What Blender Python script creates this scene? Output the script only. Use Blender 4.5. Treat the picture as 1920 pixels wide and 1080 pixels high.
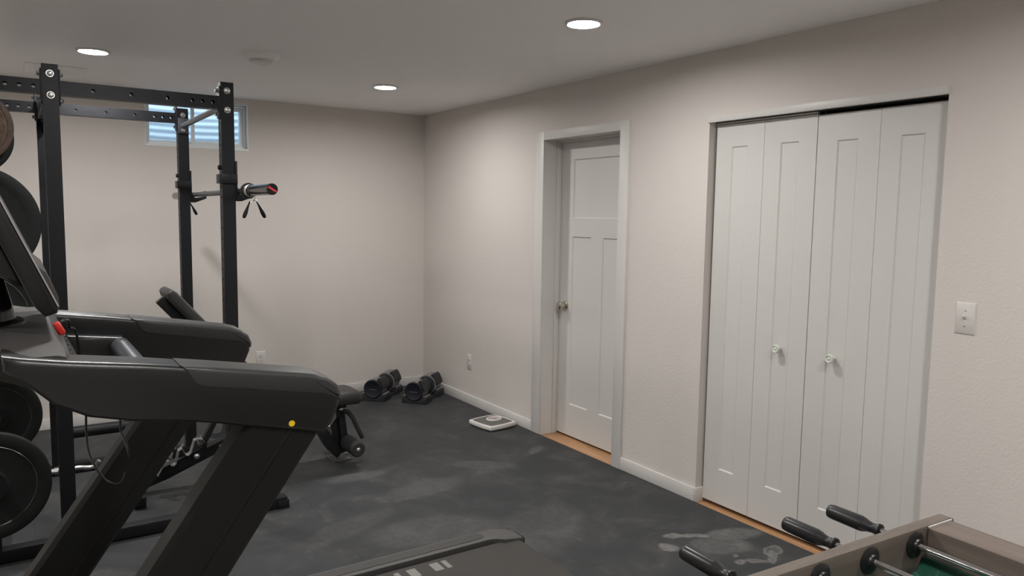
import bpy, bmesh, math, random
from mathutils import Vector, Matrix
for o in list(bpy.data.objects): bpy.data.objects.remove(o)
SC = bpy.context.scene
COL = SC.collection
random.seed(7)

# ------------------------------------------------------------------ camera
yaw, pitch, roll = 0.5831, -0.0975, 0.0150
F_PX = 1405.63
cam = bpy.data.cameras.new('camera'); camo = bpy.data.objects.new('camera', cam); COL.objects.link(camo)
cam.sensor_width = 36.0; cam.lens = F_PX/1920*36.0; cam.clip_start = 0.02
fw = Vector((math.sin(yaw)*math.cos(pitch), math.cos(yaw)*math.cos(pitch), math.sin(pitch)))
rt = Vector((math.cos(yaw), -math.sin(yaw), 0)); up = rt.cross(fw)
r2 = rt*math.cos(roll)+up*math.sin(roll); u2 = -rt*math.sin(roll)+up*math.cos(roll)
m = Matrix.Identity(4)
for i in range(3):
    m[i][0] = r2[i]; m[i][1] = u2[i]; m[i][2] = -fw[i]; m[i][3] = (0, 0, 1.5426)[i]
camo.matrix_world = m
SC.camera = camo
# ------------------------------------------------------------------ world, view
W = bpy.data.worlds.new('sky'); SC.world = W; W.use_nodes = True
bg = W.node_tree.nodes['Background']; bg.inputs[0].default_value = (0.66, 0.84, 1.0, 1); bg.inputs[1].default_value = 4.3
SC.view_settings.view_transform = 'Standard'; SC.view_settings.look = 'None'
SC.view_settings.gamma = 1.0; SC.view_settings.use_curve_mapping = False
SC.view_settings.exposure = 0.0
LAMP = 385.0          # radiance of the ceiling downlights
LAMP_COL = (1.0, 0.978, 0.962)

# ------------------------------------------------------------------ materials
def nt(name):
    m = bpy.data.materials.new(name); m.use_nodes = True
    t = m.node_tree; return m, t, t.nodes['Principled BSDF']
def N(t, kind, **kw):
    n = t.nodes.new(kind)
    for k, v in kw.items():
        if k.startswith('i_'): n.inputs[k[2:].replace('_', ' ')].default_value = v
        elif isinstance(k, str): setattr(n, k, v)
    return n
def mat(name, col, rough=0.5, metal=0.0, bump=0.0, bscale=200.0, var=0.0, vscale=8.0, coat=0.0, spec=0.5):
    m, t, b = nt(name)
    b.inputs['Base Color'].default_value = (*col, 1); b.inputs['Roughness'].default_value = rough
    b.inputs['Metallic'].default_value = metal; b.inputs['Coat Weight'].default_value = coat
    b.inputs['Specular IOR Level'].default_value = spec
    tc = N(t, 'ShaderNodeTexCoord')
    if bump:
        n = N(t, 'ShaderNodeTexNoise', i_Scale=bscale, i_Detail=3.0); t.links.new(tc.outputs['Object'], n.inputs['Vector'])
        bp = N(t, 'ShaderNodeBump', i_Strength=bump, i_Distance=0.004)
        t.links.new(n.outputs['Fac'], bp.inputs['Height']); t.links.new(bp.outputs['Normal'], b.inputs['Normal'])
    if var:
        n = N(t, 'ShaderNodeTexNoise', i_Scale=vscale, i_Detail=5.0); t.links.new(tc.outputs['Object'], n.inputs['Vector'])
        r = N(t, 'ShaderNodeValToRGB')
        r.color_ramp.elements[0].position = 0.3; r.color_ramp.elements[1].position = 0.7
        r.color_ramp.elements[0].color = (*[c*(1-var) for c in col], 1); r.color_ramp.elements[1].color = (*[min(1, c*(1+var)) for c in col], 1)
        t.links.new(n.outputs['Fac'], r.inputs['Fac']); t.links.new(r.outputs['Color'], b.inputs['Base Color'])
    return m
def wood(name, dark, light, axis=0, scale=1.0, rough=0.5, plank=0.0):
    m, t, b = nt(name); b.inputs['Roughness'].default_value = rough
    tc = N(t, 'ShaderNodeTexCoord'); mp = N(t, 'ShaderNodeMapping')
    s = [40*scale]*3; s[axis] = 2.2*scale; mp.inputs['Scale'].default_value = s
    t.links.new(tc.outputs['Object'], mp.inputs['Vector'])
    n = N(t, 'ShaderNodeTexNoise', i_Scale=1.0, i_Detail=8.0, i_Roughness=0.65, i_Distortion=0.4); t.links.new(mp.outputs[0], n.inputs['Vector'])
    r = N(t, 'ShaderNodeValToRGB'); r.color_ramp.elements[0].position = 0.32; r.color_ramp.elements[1].position = 0.68
    r.color_ramp.elements[0].color = (*dark, 1); r.color_ramp.elements[1].color = (*light, 1)
    t.links.new(n.outputs['Fac'], r.inputs['Fac']); t.links.new(r.outputs['Color'], b.inputs['Base Color'])
    return m
def emit(name, col, s):
    m, t, b = nt(name); b.inputs['Base Color'].default_value = (*col, 1)
    b.inputs['Emission Color'].default_value = (*col, 1); b.inputs['Emission Strength'].default_value = s
    return m

M = {}
M['wall'] = mat('greige_wall_paint', (0.645, 0.605, 0.565), 0.75, bump=0.32, bscale=95, spec=0.25)
M['ceiling'] = mat('ceiling_paint', (0.88, 0.855, 0.845), 0.85, bump=0.4, bscale=60, spec=0.2)
M['white'] = mat('white_trim_paint', (0.64, 0.62, 0.59), 0.42)
M['door'] = mat('white_door_paint', (0.625, 0.61, 0.58), 0.45)
M['plate_white'] = mat('white_plastic', (0.63, 0.605, 0.57), 0.35)
M['slot'] = mat('dark_slot', (0.02, 0.02, 0.02), 0.6)
M['knob_white'] = mat('pale_ceramic', (0.66, 0.70, 0.62), 0.2, coat=0.5)
M['nickel'] = mat('satin_nickel', (0.55, 0.50, 0.44), 0.22, 1.0)
M['steel'] = mat('zinc_steel', (0.55, 0.55, 0.54), 0.34, 1.0)
M['chrome'] = mat('chrome', (0.62, 0.62, 0.62), 0.16, 1.0)
M['grey_steel'] = mat('grey_bar_steel', (0.09, 0.09, 0.094), 0.42, 0.5, bump=0.15, bscale=600)
M['black_metal'] = mat('black_powder_coat', (0.009, 0.0095, 0.011), 0.42, bump=0.08, bscale=900, spec=0.3)
M['rack'] = mat('black_rack_coat', (0.0085, 0.0090, 0.0110), 0.48, bump=0.08, bscale=900, spec=0.28)
M['rubber'] = mat('black_rubber', (0.0085, 0.0093, 0.0093), 0.62, bump=0.1, bscale=400, var=0.15, vscale=20, spec=0.22)
M['groove'] = mat('worn_silver_ring', (0.10, 0.10, 0.097), 0.35, 0.8, var=.9, vscale=5)
M['edge_glint'] = mat('painted_edge_glint', (0.45, 0.45, 0.44), 0.35, 0.7)  # pale colour standing in for the glint on the screen edge
M['rust'] = mat('rusty_iron', (0.095, 0.066, 0.044), 0.75, 0.3, bump=0.5, bscale=70, var=0.55, vscale=28)
M['rim_rust'] = mat('rust_brown_rim', (0.055, 0.034, 0.025), 0.7, 0.2, bump=0.4, bscale=90, var=0.4, vscale=30)
M['pad'] = mat('black_vinyl', (0.022, 0.022, 0.0225), 0.48, bump=0.12, bscale=350)
M['foam'] = mat('black_foam', (0.020, 0.020, 0.021), 0.8, bump=0.15, bscale=500)
M['plastic'] = mat('charcoal_textured_plastic', (0.0105, 0.0105, 0.0110), 0.31, bump=0.08, bscale=1100, spec=0.5)
M['grip'] = mat('soft_grip_plastic', (0.030, 0.0295, 0.029), 0.40, bump=0.08, bscale=900, spec=0.5)
M['console'] = mat('grey_console_plastic', (0.055, 0.052, 0.050), 0.6, bump=0.06, bscale=900, spec=0.25)
M['gloss_black'] = mat('gloss_black', (0.010, 0.010, 0.011), 0.14)
M['panel_grey'] = mat('dark_button_panel', (0.035, 0.036, 0.035), 0.35)
M['leg_metal'] = mat('black_leg_coat', (0.0085, 0.0090, 0.0085), 0.45, bump=0.05, bscale=900, spec=0.25)
M['tube_grey'] = mat('steel_grey_bar', (0.080, 0.085, 0.095), 0.36, 0.45)
M['red'] = mat('red_plastic', (0.70, 0.035, 0.025), 0.35)
M['yellow'] = mat('yellow_sticker', (0.80, 0.56, 0.01), 0.5)
M['belt'] = mat('treadmill_belt', (0.042, 0.038, 0.034), 0.75, bump=0.3, bscale=900)
M['rail'] = mat('grey_foot_rail', (0.075, 0.073, 0.070), 0.5, bump=0.08, bscale=800)
M['rail_tread'] = mat('dark_rail_tread', (0.050, 0.048, 0.046), 0.65, bump=0.4, bscale=700)
M['mark'] = mat('pale_grey_print', (0.20, 0.195, 0.18), 0.6)
M['drum'] = mat('grey_weight_plates', (0.20, 0.196, 0.19), 0.5, bump=0.1, bscale=300)
M['tray'] = mat('black_tray_plastic', (0.018, 0.018, 0.021), 0.55)
M['face'] = mat('navy_black_face', (0.010, 0.011, 0.018), 0.4)
M['scale_white'] = mat('white_scale_shell', (0.68, 0.67, 0.62), 0.4)
M['scale_top'] = mat('grey_ribbed_mat', (0.12, 0.113, 0.107), 0.7, bump=0.4, bscale=300)
M['dial'] = mat('dial_lens', (0.42, 0.37, 0.37), 0.15, coat=1.0)
M['pink'] = mat('pink_dial_mark', (0.45, 0.22, 0.28), 0.4)
M['foos_side'] = wood('grey_brown_laminate', (0.105, 0.086, 0.070), (0.185, 0.152, 0.125), axis=0, rough=0.5)
M['foos_end'] = wood('grey_brown_laminate_end', (0.105, 0.082, 0.066), (0.190, 0.150, 0.125), axis=1, rough=0.5)
M['green'] = mat('green_playfield', (0.010, 0.062, 0.040), 0.3, coat=0.3)
M['player'] = mat('black_player', (0.02, 0.02, 0.022), 0.4)
M['handle'] = mat('black_rod_handle', (0.015, 0.015, 0.016), 0.3)
M['floorwood'] = wood('oak_floor', (0.36, 0.185, 0.085), (0.56, 0.32, 0.165), axis=1, scale=0.7, rough=0.4)
M['bushing'] = mat('black_bushing', (0.012, 0.012, 0.012), 0.35)
M['corr'] = mat('galvanised_well', (0.50, 0.56, 0.62), 0.5, 0.2)
M['vinyl'] = mat('white_vinyl_frame', (0.80, 0.83, 0.84), 0.35)
M['leaf'] = mat('pale_leaf', (0.30, 0.42, 0.14), 0.6)
M['lamp'] = emit('downlight_lens', LAMP_COL, LAMP)
M['vent'] = mat('ceiling_vent_paint', (0.86, 0.84, 0.82), 0.6)

def glass():
    m = bpy.data.materials.new('window_glass'); m.use_nodes = True; t = m.node_tree; t.nodes.clear()
    o = N(t, 'ShaderNodeOutputMaterial'); mx = N(t, 'ShaderNodeMixShader'); tr = N(t, 'ShaderNodeBsdfTransparent'); gl = N(t, 'ShaderNodeBsdfGlossy')
    tr.inputs[0].default_value = (0.95, 0.98, 1, 1); gl.inputs['Roughness'].default_value = 0.03; mx.inputs[0].default_value = 0.07
    t.links.new(tr.outputs[0], mx.inputs[1]); t.links.new(gl.outputs[0], mx.inputs[2]); t.links.new(mx.outputs[0], o.inputs[0])
    return m
M['glass'] = glass()

def mat_floor():
    """black rubber roll flooring: fine speckle, chalky scuffs, bare footprints, roll seams."""
    m, t, b = nt('rubber_gym_flooring'); L = t.links
    b.inputs['Roughness'].default_value = 0.72; b.inputs['Specular IOR Level'].default_value = 0.35
    tc = N(t, 'ShaderNodeTexCoord')
    def math_(op, a, c=None, clamp=False):
        n = N(t, 'ShaderNodeMath', operation=op); n.use_clamp = clamp
        for i, v in ((0, a), (1, c)):
            if v is None: continue
            if isinstance(v, (int, float)): n.inputs[i].default_value = v
            else: L.new(v, n.inputs[i])
        return n.outputs[0]
    def noise(scale, detail=5.0, rough=0.6, dist=0.0):
        n = N(t, 'ShaderNodeTexNoise', i_Scale=scale, i_Detail=detail, i_Roughness=rough, i_Distortion=dist); L.new(tc.outputs['Object'], n.inputs['Vector']); return n.outputs['Fac']
    def rng(v, a, c, lo=0.0, hi=1.0):
        n = N(t, 'ShaderNodeMapRange'); n.interpolation_type = 'SMOOTHSTEP'
        n.inputs[1].default_value = a; n.inputs[2].default_value = c; n.inputs[3].default_value = lo; n.inputs[4].default_value = hi
        L.new(v, n.inputs[0]); return n.outputs[0]
    # warp the coordinates a little so that the marks have uneven edges
    wn = N(t, 'ShaderNodeTexNoise', i_Scale=14.0, i_Detail=3.0); L.new(tc.outputs['Object'], wn.inputs['Vector'])
    wv = N(t, 'ShaderNodeVectorMath', operation='MULTIPLY_ADD'); L.new(wn.outputs['Color'], wv.inputs[0])
    wv.inputs[1].default_value = (0.05, 0.05, 0); 
    sb = N(t, 'ShaderNodeVectorMath', operation='SUBTRACT'); L.new(tc.outputs['Object'], sb.inputs[0]); sb.inputs[1].default_value = (0.025, 0.025, 0)
    L.new(sb.outputs[0], wv.inputs[2])
    def dist(cx, cy, ang, rx, ry):
        mp = N(t, 'ShaderNodeMapping', vector_type='TEXTURE')
        mp.inputs['Location'].default_value = (cx, cy, 0); mp.inputs['Rotation'].default_value = (0, 0, math.radians(ang)); mp.inputs['Scale'].default_value = (rx, ry, 1)
        L.new(wv.outputs[0], mp.inputs[0])
        n = N(t, 'ShaderNodeVectorMath', operation='LENGTH'); L.new(mp.outputs[0], n.inputs[0]); return n.outputs['Value']
    def blob(cx, cy, ang, rx, ry, k): return math_('MULTIPLY', rng(dist(cx, cy, ang, rx, ry), 1.12, 0.70), k)
    def ring(cx, cy, ang, rx, ry, k):
        d = dist(cx, cy, ang, rx, ry)
        return math_('MULTIPLY', math_('MULTIPLY', rng(d, 1.15, 0.95), rng(d, 0.55, 0.95, 0.3, 1.0)), k)
    marks = [blob(2.49, 2.41, 20, .045, .055, .55), blob(2.68, 2.445, -32, .105, .022, .55), blob(2.60, 2.49, -20, .05, .030, .5),
             ring(2.885, 2.13, 15, .060, .040, .55), blob(2.83, 2.09, 38, .080, .022, .45), blob(2.735, 2.095, -40, .07, .018, .4),
             blob(2.665, 2.135, 0, .032, .025, .45), blob(2.70, 2.185, 0, .02, .016, .35), blob(2.87, 2.35, -20, .17, .07, .30),
             blob(2.72, 2.30, -25, .16, .10, .20), blob(2.35, 3.85, -35, .22, .08, .13), blob(1.85, 3.68, 10, .28, .12, .10), blob(1.65, 3.15, -15, .35, .18, .10),
             blob(1.60, 4.05, 0, .20, .07, .14), blob(2.80, 3.93, 30, .10, .04, .16), blob(1.30, 3.40, 20, .30, .10, .08), blob(2.1, 2.9, 30, .35, .22, .08), blob(1.76, 2.42, 70, .10, .04, .35)]
    acc = marks[0]
    for k in marks[1:]: acc = math_('MAXIMUM', acc, k)
    cloud = rng(noise(3.4, 8.0, 0.66, 0.6), 0.40, 0.78)
    scuff = rng(noise(9.0, 6.0, 0.7, 0.8), 0.50, 0.78)
    smear = math_('ADD', math_('MULTIPLY', cloud, 0.115), math_('MULTIPLY', math_('MULTIPLY', scuff, cloud), 0.26))
    patchy = rng(noise(28.0, 5.0, 0.7), 0.30, 0.62, 0.45, 1.0)
    tot = math_('ADD', math_('MULTIPLY', acc, patchy), smear, True)
    mx = N(t, 'ShaderNodeMix', data_type='RGBA'); L.new(tot, mx.inputs[0])
    sp = N(t, 'ShaderNodeTexNoise', i_Scale=420.0, i_Detail=2.0); L.new(tc.outputs['Object'], sp.inputs['Vector'])
    cr = N(t, 'ShaderNodeValToRGB'); cr.color_ramp.elements[0].color = (.025, .0270, .029, 1); cr.color_ramp.elements[1].color = (.047, .0490, .051, 1)
    cr.color_ramp.elements[0].position = .35; cr.color_ramp.elements[1].position = .7
    L.new(sp.outputs['Fac'], cr.inputs[0]); L.new(cr.outputs[0], mx.inputs[6]); mx.inputs[7].default_value = (.30, .29, .275, 1)
    # roll seams every 1.22 m
    sx = N(t, 'ShaderNodeSeparateXYZ'); L.new(tc.outputs['Object'], sx.inputs[0])
    fr = math_('ABSOLUTE', math_('SUBTRACT', math_('FRACT', math_('DIVIDE', math_('ADD', sx.outputs[0], 0.60), 1.22)), 0.5))
    seam = math_('MULTIPLY', rng(fr, 0.0018, 0.0006), 0.5)
    mx2 = N(t, 'ShaderNodeMix', data_type='RGBA'); L.new(seam, mx2.inputs[0]); L.new(mx.outputs[2], mx2.inputs[6]); mx2.inputs[7].default_value = (.006, .006, .006, 1)
    L.new(mx2.outputs[2], b.inputs['Base Color'])
    bp = N(t, 'ShaderNodeBump', i_Strength=0.25, i_Distance=0.002); L.new(sp.outputs['Fac'], bp.inputs['Height']); L.new(bp.outputs[0], b.inputs['Normal'])
    return m
M['mat'] = mat_floor()

# ------------------------------------------------------------------ mesh helpers (all add to a bmesh, in scene metres)
def BM(): return bmesh.new()
def box(bm, a, c, bev=0.0, seg=2):
    x0, y0, z0 = (min(a[i], c[i]) for i in range(3)); x1, y1, z1 = (max(a[i], c[i]) for i in range(3))
    v = [bm.verts.new(p) for p in ((x0,y0,z0),(x1,y0,z0),(x1,y1,z0),(x0,y1,z0),(x0,y0,z1),(x1,y0,z1),(x1,y1,z1),(x0,y1,z1))]
    fs = [bm.faces.new([v[i] for i in q]) for q in ((3,2,1,0),(4,5,6,7),(0,1,5,4),(1,2,6,5),(2,3,7,6),(3,0,4,7))]
    if bev: 
        es = list({e for f in fs for e in f.edges})
        bmesh.ops.bevel(bm, geom=es, offset=bev, segments=seg, affect='EDGES', profile=0.5)
    return bm
def prism(bm, pts, lo, hi, axis='y', bev=0.0, seg=3):
    """extrude a polygon: axis y -> pts are (x,z); axis z -> (x,y); axis x -> (y,z)"""
    def P(p, h): return {'y': (p[0], h, p[1]), 'z': (p[0], p[1], h), 'x': (h, p[0], p[1])}[axis]
    A = [bm.verts.new(P(p, lo)) for p in pts]; B = [bm.verts.new(P(p, hi)) for p in pts]
    n = len(pts); fs = [bm.faces.new(A), bm.faces.new(B[::-1])]
    for i in range(n): fs.append(bm.faces.new((A[i], B[i], B[(i+1) % n], A[(i+1) % n])))
    bmesh.ops.recalc_face_normals(bm, faces=fs)
    if bev:
        es = list(fs[0].edges)+list(fs[1].edges)
        bmesh.ops.bevel(bm, geom=es, offset=bev, segments=seg, affect='EDGES', profile=0.5)
    return bm
def basis(d):
    d = Vector(d).normalized(); h = Vector((0, 0, 1)) if abs(d.z) < 0.9 else Vector((1, 0, 0))
    a = d.cross(h).normalized(); return d, a, d.cross(a)
def lathe(bm, p, d, prof, n=32, caps=True):
    """revolve (t, r) pairs around the axis through p along d"""
    p = Vector(p); d, a, b = basis(d); rings = []
    for t_, r in prof:
        rings.append([bm.verts.new(p+d*t_+(a*math.cos(k*2*math.pi/n)+b*math.sin(k*2*math.pi/n))*max(r, 1e-5)) for k in range(n)])
    fs = []
    for i in range(len(rings)-1):
        for k in range(n): fs.append(bm.faces.new((rings[i][k], rings[i][(k+1) % n], rings[i+1][(k+1) % n], rings[i+1][k])))
    if caps: fs.append(bm.faces.new(rings[0])); fs.append(bm.faces.new(rings[-1]))
    bmesh.ops.recalc_face_normals(bm, faces=fs); return bm
def cyl(bm, p, q, r, n=24, bev=0.0):
    p, q = Vector(p), Vector(q); L = (q-p).length
    return lathe(bm, p, q-p, [(0, r-bev), (bev, r), (L-bev, r), (L, r-bev)] if bev else [(0, r), (L, r)], n)
def hexbolt(bm, p, d, r=0.011, h=0.009, washer=True):
    if washer: lathe(bm, p, d, [(0, r*1.45), (0.002, r*1.45)], 20)
    lathe(bm, p, d, [(0, r), (h*0.8, r), (h, r*0.8)], 6); return bm
def dome(bm, p, d, r=0.013, h=0.008):
    return lathe(bm, p, d, [(0, r), (h*.35, r*.95), (h*.7, r*.72), (h*.95, r*.35), (h, r*.05)], 20)
def tube(bm, pts, r, n=14, sq=None, caps=True):
    """sweep a round (or, with sq=(w,h), rectangular) section along a polyline"""
    pts = [Vector(p) for p in pts]; rings = []; prev = None
    for i, p in enumerate(pts):
        if i == 0: d = pts[1]-p
        elif i == len(pts)-1: d = p-pts[i-1]
        else: d = (pts[i+1]-p).normalized()+(p-pts[i-1]).normalized()
        d.normalize()
        if prev is None: _, a, b = basis(d)
        else: a = (prev-d*prev.dot(d)).normalized(); b = d.cross(a)
        prev = a; k_ = 1.0
        if 0 < i < len(pts)-1:
            c = d.dot((pts[i+1]-p).normalized()); k_ = 1/max(c, 0.5)
        if sq:
            w, h = sq[0]/2, sq[1]/2
            rings.append([bm.verts.new(p+a*x+b*y) for x, y in ((-w, -h), (w, -h), (w, h), (-w, h))])
        else: rings.append([bm.verts.new(p+(a*math.cos(k*2*math.pi/n)+b*math.sin(k*2*math.pi/n))*r) for k in range(n)])
    fs = []; m_ = len(rings[0])
    for i in range(len(rings)-1):
        for k in range(m_): fs.append(bm.faces.new((rings[i][k], rings[i][(k+1) % m_], rings[i+1][(k+1) % m_], rings[i+1][k])))
    if caps: fs.append(bm.faces.new(rings[0])); fs.append(bm.faces.new(rings[-1]))
    bmesh.ops.recalc_face_normals(bm, faces=fs); return bm
def smooth(pts, n=6):
    """Catmull-Rom through the points"""
    P = [Vector(p) for p in pts]; P = [P[0]*2-P[1]]+P+[P[-1]*2-P[-2]]; out = []
    for i in range(1, len(P)-2):
        for k in range(n):
            t_ = k/n; a, b, c, d = P[i-1:i+3]
            out.append(0.5*((2*b)+(c-a)*t_+(2*a-5*b+4*c-d)*t_*t_+(3*b-a-3*c+d)*t_**3))
    out.append(P[-2]); return out
def loft(bm, secs, cap=True):
    R = [[bm.verts.new(p) for p in s] for s in secs]; n = len(R[0]); fs = []
    for i in range(len(R)-1):
        for k in range(n): fs.append(bm.faces.new((R[i][k], R[i][(k+1) % n], R[i+1][(k+1) % n], R[i+1][k])))
    if cap: fs.append(bm.faces.new(R[0])); fs.append(bm.faces.new(R[-1]))
    bmesh.ops.recalc_face_normals(bm, faces=fs); return bm
def holed(bm, o, du, dv, L, H, holes, r=0.008, depth=0.004, n=16):
    """flat strip L x H from corner o along unit vectors du, dv with round holes at distances along its middle line, each with a short lip going inwards"""
    o, du, dv = Vector(o), Vector(du), Vector(dv); nn = du.cross(dv)
    def V(u, v, w=0): return bm.verts.new(o+du*u+dv*v-nn*w)
    hs = sorted(holes); cur = 0.0
    for i, h in enumerate(hs):
        g0 = h-cur if i == 0 else (h-hs[i-1])/2
        g1 = (L-h) if i == len(hs)-1 else (hs[i+1]-h)/2
        hw = min(g0, g1, H/2)
        if h-hw > cur+1e-5: bm.faces.new((V(cur, 0), V(h-hw, 0), V(h-hw, H), V(cur, H)))
        cir, out, inn = [], [], []
        for k in range(n):
            a = 2*math.pi*k/n; c, s = math.cos(a), math.sin(a); q = max(abs(c), abs(s))
            cir.append(V(h+c*r, H/2+s*r)); out.append(V(h+c/q*hw, H/2+s/q*H/2)); inn.append(V(h+c*r, H/2+s*r, depth))
        for k in range(n):
            j = (k+1) % n
            bm.faces.new((out[k], out[j], cir[j], cir[k])); bm.faces.new((cir[k], cir[j], inn[j], inn[k]))
        cur = h+hw
    if cur < L-1e-5: bm.faces.new((V(cur, 0), V(L, 0), V(L, H), V(cur, H)))
    return bm
def leaf_panel(bm, y0, y1, z0, z1, xf, th, panels, d=0.008, s=0.007):
    """door leaf facing -x with recessed flat panels (ya,yb,za,zb)"""
    ys = sorted({y0, y1, *[p[0] for p in panels], *[p[1] for p in panels]}); zs = sorted({z0, z1, *[p[2] for p in panels], *[p[3] for p in panels]})
    def Q(*c): bm.faces.new([bm.verts.new(p) for p in c])
    for i in range(len(ys)-1):
        for j in range(len(zs)-1):
            a, b, c, e = ys[i], ys[i+1], zs[j], zs[j+1]
            if any(p[0]-1e-6 <= a and b <= p[1]+1e-6 and p[2]-1e-6 <= c and e <= p[3]+1e-6 for p in panels): continue
            Q((xf, a, c), (xf, a, e), (xf, b, e), (xf, b, c))
    for a, b, c, e in panels:
        g = xf+d; A, B, Cc, E_ = a+s, b-s, c+s, e-s
        Q((g, A, Cc), (g, A, E_), (g, B, E_), (g, B, Cc))
        Q((xf, a, c), (g, A, Cc), (g, B, Cc), (xf, b, c)); Q((xf, a, e), (xf, b, e), (g, B, E_), (g, A, E_))
        Q((xf, a, c), (xf, a, e), (g, A, E_), (g, A, Cc)); Q((xf, b, c), (g, B, Cc), (g, B, E_), (xf, b, e))
    x2 = xf+th
    Q((x2, y0, z0), (x2, y1, z0), (x2, y1, z1), (x2, y0, z1)); Q((xf, y0, z0), (x2, y0, z0), (x2, y0, z1), (xf, y0, z1))
    Q((xf, y1, z0), (xf, y1, z1), (x2, y1, z1), (x2, y1, z0)); Q((xf, y0, z1), (x2, y0, z1), (x2, y1, z1), (xf, y1, z1)); Q((xf, y0, z0), (xf, y1, z0), (x2, y1, z0), (x2, y0, z0))
    bmesh.ops.remove_doubles(bm, verts=bm.verts, dist=1e-5); return bm

# ------------------------------------------------------------------ objects
def obj(name, bm, m, parent=None, ang=35, label=None):
    if parent is not None and parent.type == 'EMPTY' and 'loc' in parent:
        bmesh.ops.translate(bm, verts=bm.verts, vec=-Vector(parent['loc'][:]))
    elif parent is not None and parent.get('off') is not None:
        bmesh.ops.translate(bm, verts=bm.verts, vec=-Vector(parent['off'][:]))
    me = bpy.data.meshes.new(name); bm.to_mesh(me); bm.free()
    me.polygons.foreach_set('use_smooth', [True]*len(me.polygons)); me.set_sharp_from_angle(angle=math.radians(ang))
    o = bpy.data.objects.new(name, me); COL.objects.link(o); me.materials.append(m)
    if parent is not None:
        o.parent = parent; src = parent
        while src is not None and 'loc' not in src and src.get('off') is None: src = src.parent
        if src is not None: o['off'] = src.get('loc', src.get('off'))
    if label: o['label'] = label
    return o
def thing(name, label, cat, loc, group=None):
    o = bpy.data.objects.new(name, None); COL.objects.link(o); o.location = loc; o['loc'] = list(loc); o['label'] = label; o['category'] = cat
    o.empty_display_size = 0.1
    if group: o['group'] = group
    return o
def single(name, bm, m, label, cat, loc=None, group=None, ang=35):
    """a thing that is one mesh; its origin is put at loc"""
    if loc is not None: bmesh.ops.translate(bm, verts=bm.verts, vec=-Vector(loc))
    o = obj(name, bm, m, None, ang)
    if loc is not None: o.location = loc; o['off'] = list(loc)
    else: o['off'] = [0, 0, 0]
    o['label'] = label; o['category'] = cat
    if group: o['group'] = group
    return o
def struct(name, bm, m, parent=None, ang=35):
    o = obj(name, bm, m, parent, ang); o['kind'] = 'structure'
    if parent is None: o['off'] = [0, 0, 0]
    return o
def copy_tree(o, parent=None, loc=None, rz=None, label=None):
    c = o.copy(); COL.objects.link(c); c.parent = parent
    if loc is not None: c.location = loc
    if rz is not None: c.rotation_euler = (0, 0, rz)
    if label: c['label'] = label
    for ch in [k for k in bpy.data.objects if k.parent == o]: copy_tree(ch, c)
    return c

# ================================================================== SETTING
XR, YB, H = 3.038, 6.056, 2.399
XL, YF = -2.6, -2.6
DY0, DY1, DZ = 3.4364, 4.2173, 2.0514      # passage door, clear opening
CY0, CY1, CZ = 1.5503, 2.757, 2.045        # closet opening
WY0, WY1, WZ0, WZ1 = 0.801, 1.522, 2.0142, 2.3487   # window opening (x0,x1,z0,z1)
struct('floor', box(BM(), (XL-.15, YF-.15, -.16), (XR+.95, YB+.15, -.010)), M['floorwood'])
b = BM(); box(b, (-.95, 1.20, -.010), (XR-.012, YB-.014, 0))
mat_o = single('rubber_flooring', b, M['mat'], 'black rubber roll flooring with chalky smudges and bare footprints', 'mat', (0, 0, 0))
struct('bounce_floor', box(box(BM(), (XL, YF, -.010), (XR, 1.195, -.002)), (XL, 1.195, -.010), (-.955, YB, -.002)), mat('pale_bounce_floor', (.66, .64, .61), .95, bump=.6, bscale=300))  # unseen pale floor added to bounce light up to the ceiling
struct('ceiling', box(BM(), (XL-.15, YF-.15, H), (XR+.95, YB+.15, H+.2)), M['ceiling'])
b = BM()
T = .15
box(b, (XR, YF-.15, -.01), (XR+T, CY0, H)); box(b, (XR, CY0, CZ), (XR+T, CY1, H)); box(b, (XR, CY1, -.01), (XR+T, DY0-.018, H))
box(b, (XR, DY0-.018, DZ+.018), (XR+T, DY1+.018, H)); box(b, (XR, DY1+.018, -.01), (XR+T, YB+.15, H))
struct('wall_right', b, M['wall'])
b = BM()
TB = .30
box(b, (XL-.15, YB, -.01), (WY0, YB+TB, H)); box(b, (WY1, YB, -.01), (XR, YB+TB, H)); box(b, (WY0, YB, -.01), (WY1, YB+TB, WZ0)); box(b, (WY0, YB, WZ1), (WY1, YB+TB, H))
struct('wall_back', b, M['wall'])
struct('wall_left', box(BM(), (XL-.15, YF-.15, -.01), (XL, YB, H)), M['wall'])
struct('wall_front', box(BM(), (XL, YF-.15, -.01), (XR, YF, H)), M['wall'])
b = BM()   # closet walls, extended unseen behind the passage door to block light leaks
box(b, (XR+.80, CY0-.2, -.01), (XR+.85, YB, H)); box(b, (XR+T, CY0-.25, -.01), (XR+.85, CY0-.2, H)); box(b, (XR+T, 3.05, -.01), (XR+.85, 3.10, H)); box(b, (XR+T, YB-.05, -.01), (XR+.85, YB, H))
struct('wall_closet_light_block', b, M['wall'])
# baseboards
def bb(segs):
    b = BM()
    for a, c in segs: box(b, a, c, .004, 2)
    return b
BZ = .0738
struct('baseboard_back', bb([((XL, YB-.013, -.009), (XR, YB, BZ))]), M['white'])
struct('baseboard_right', bb([((XR-.013, 4.309, -.009), (XR, YB-.012, BZ)), ((XR-.013, CY1-.010, -.009), (XR, 3.3587, BZ)), ((XR-.013, CY1-.012, -.009), (XR+.052, CY1, BZ)), ((XR-.013, YF, -.009), (XR, CY0, BZ))]), M['white'])
struct('baseboard_left', bb([((XL, YF, -.009), (XL+.013, YB-.013, BZ))]), M['white'])

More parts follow.
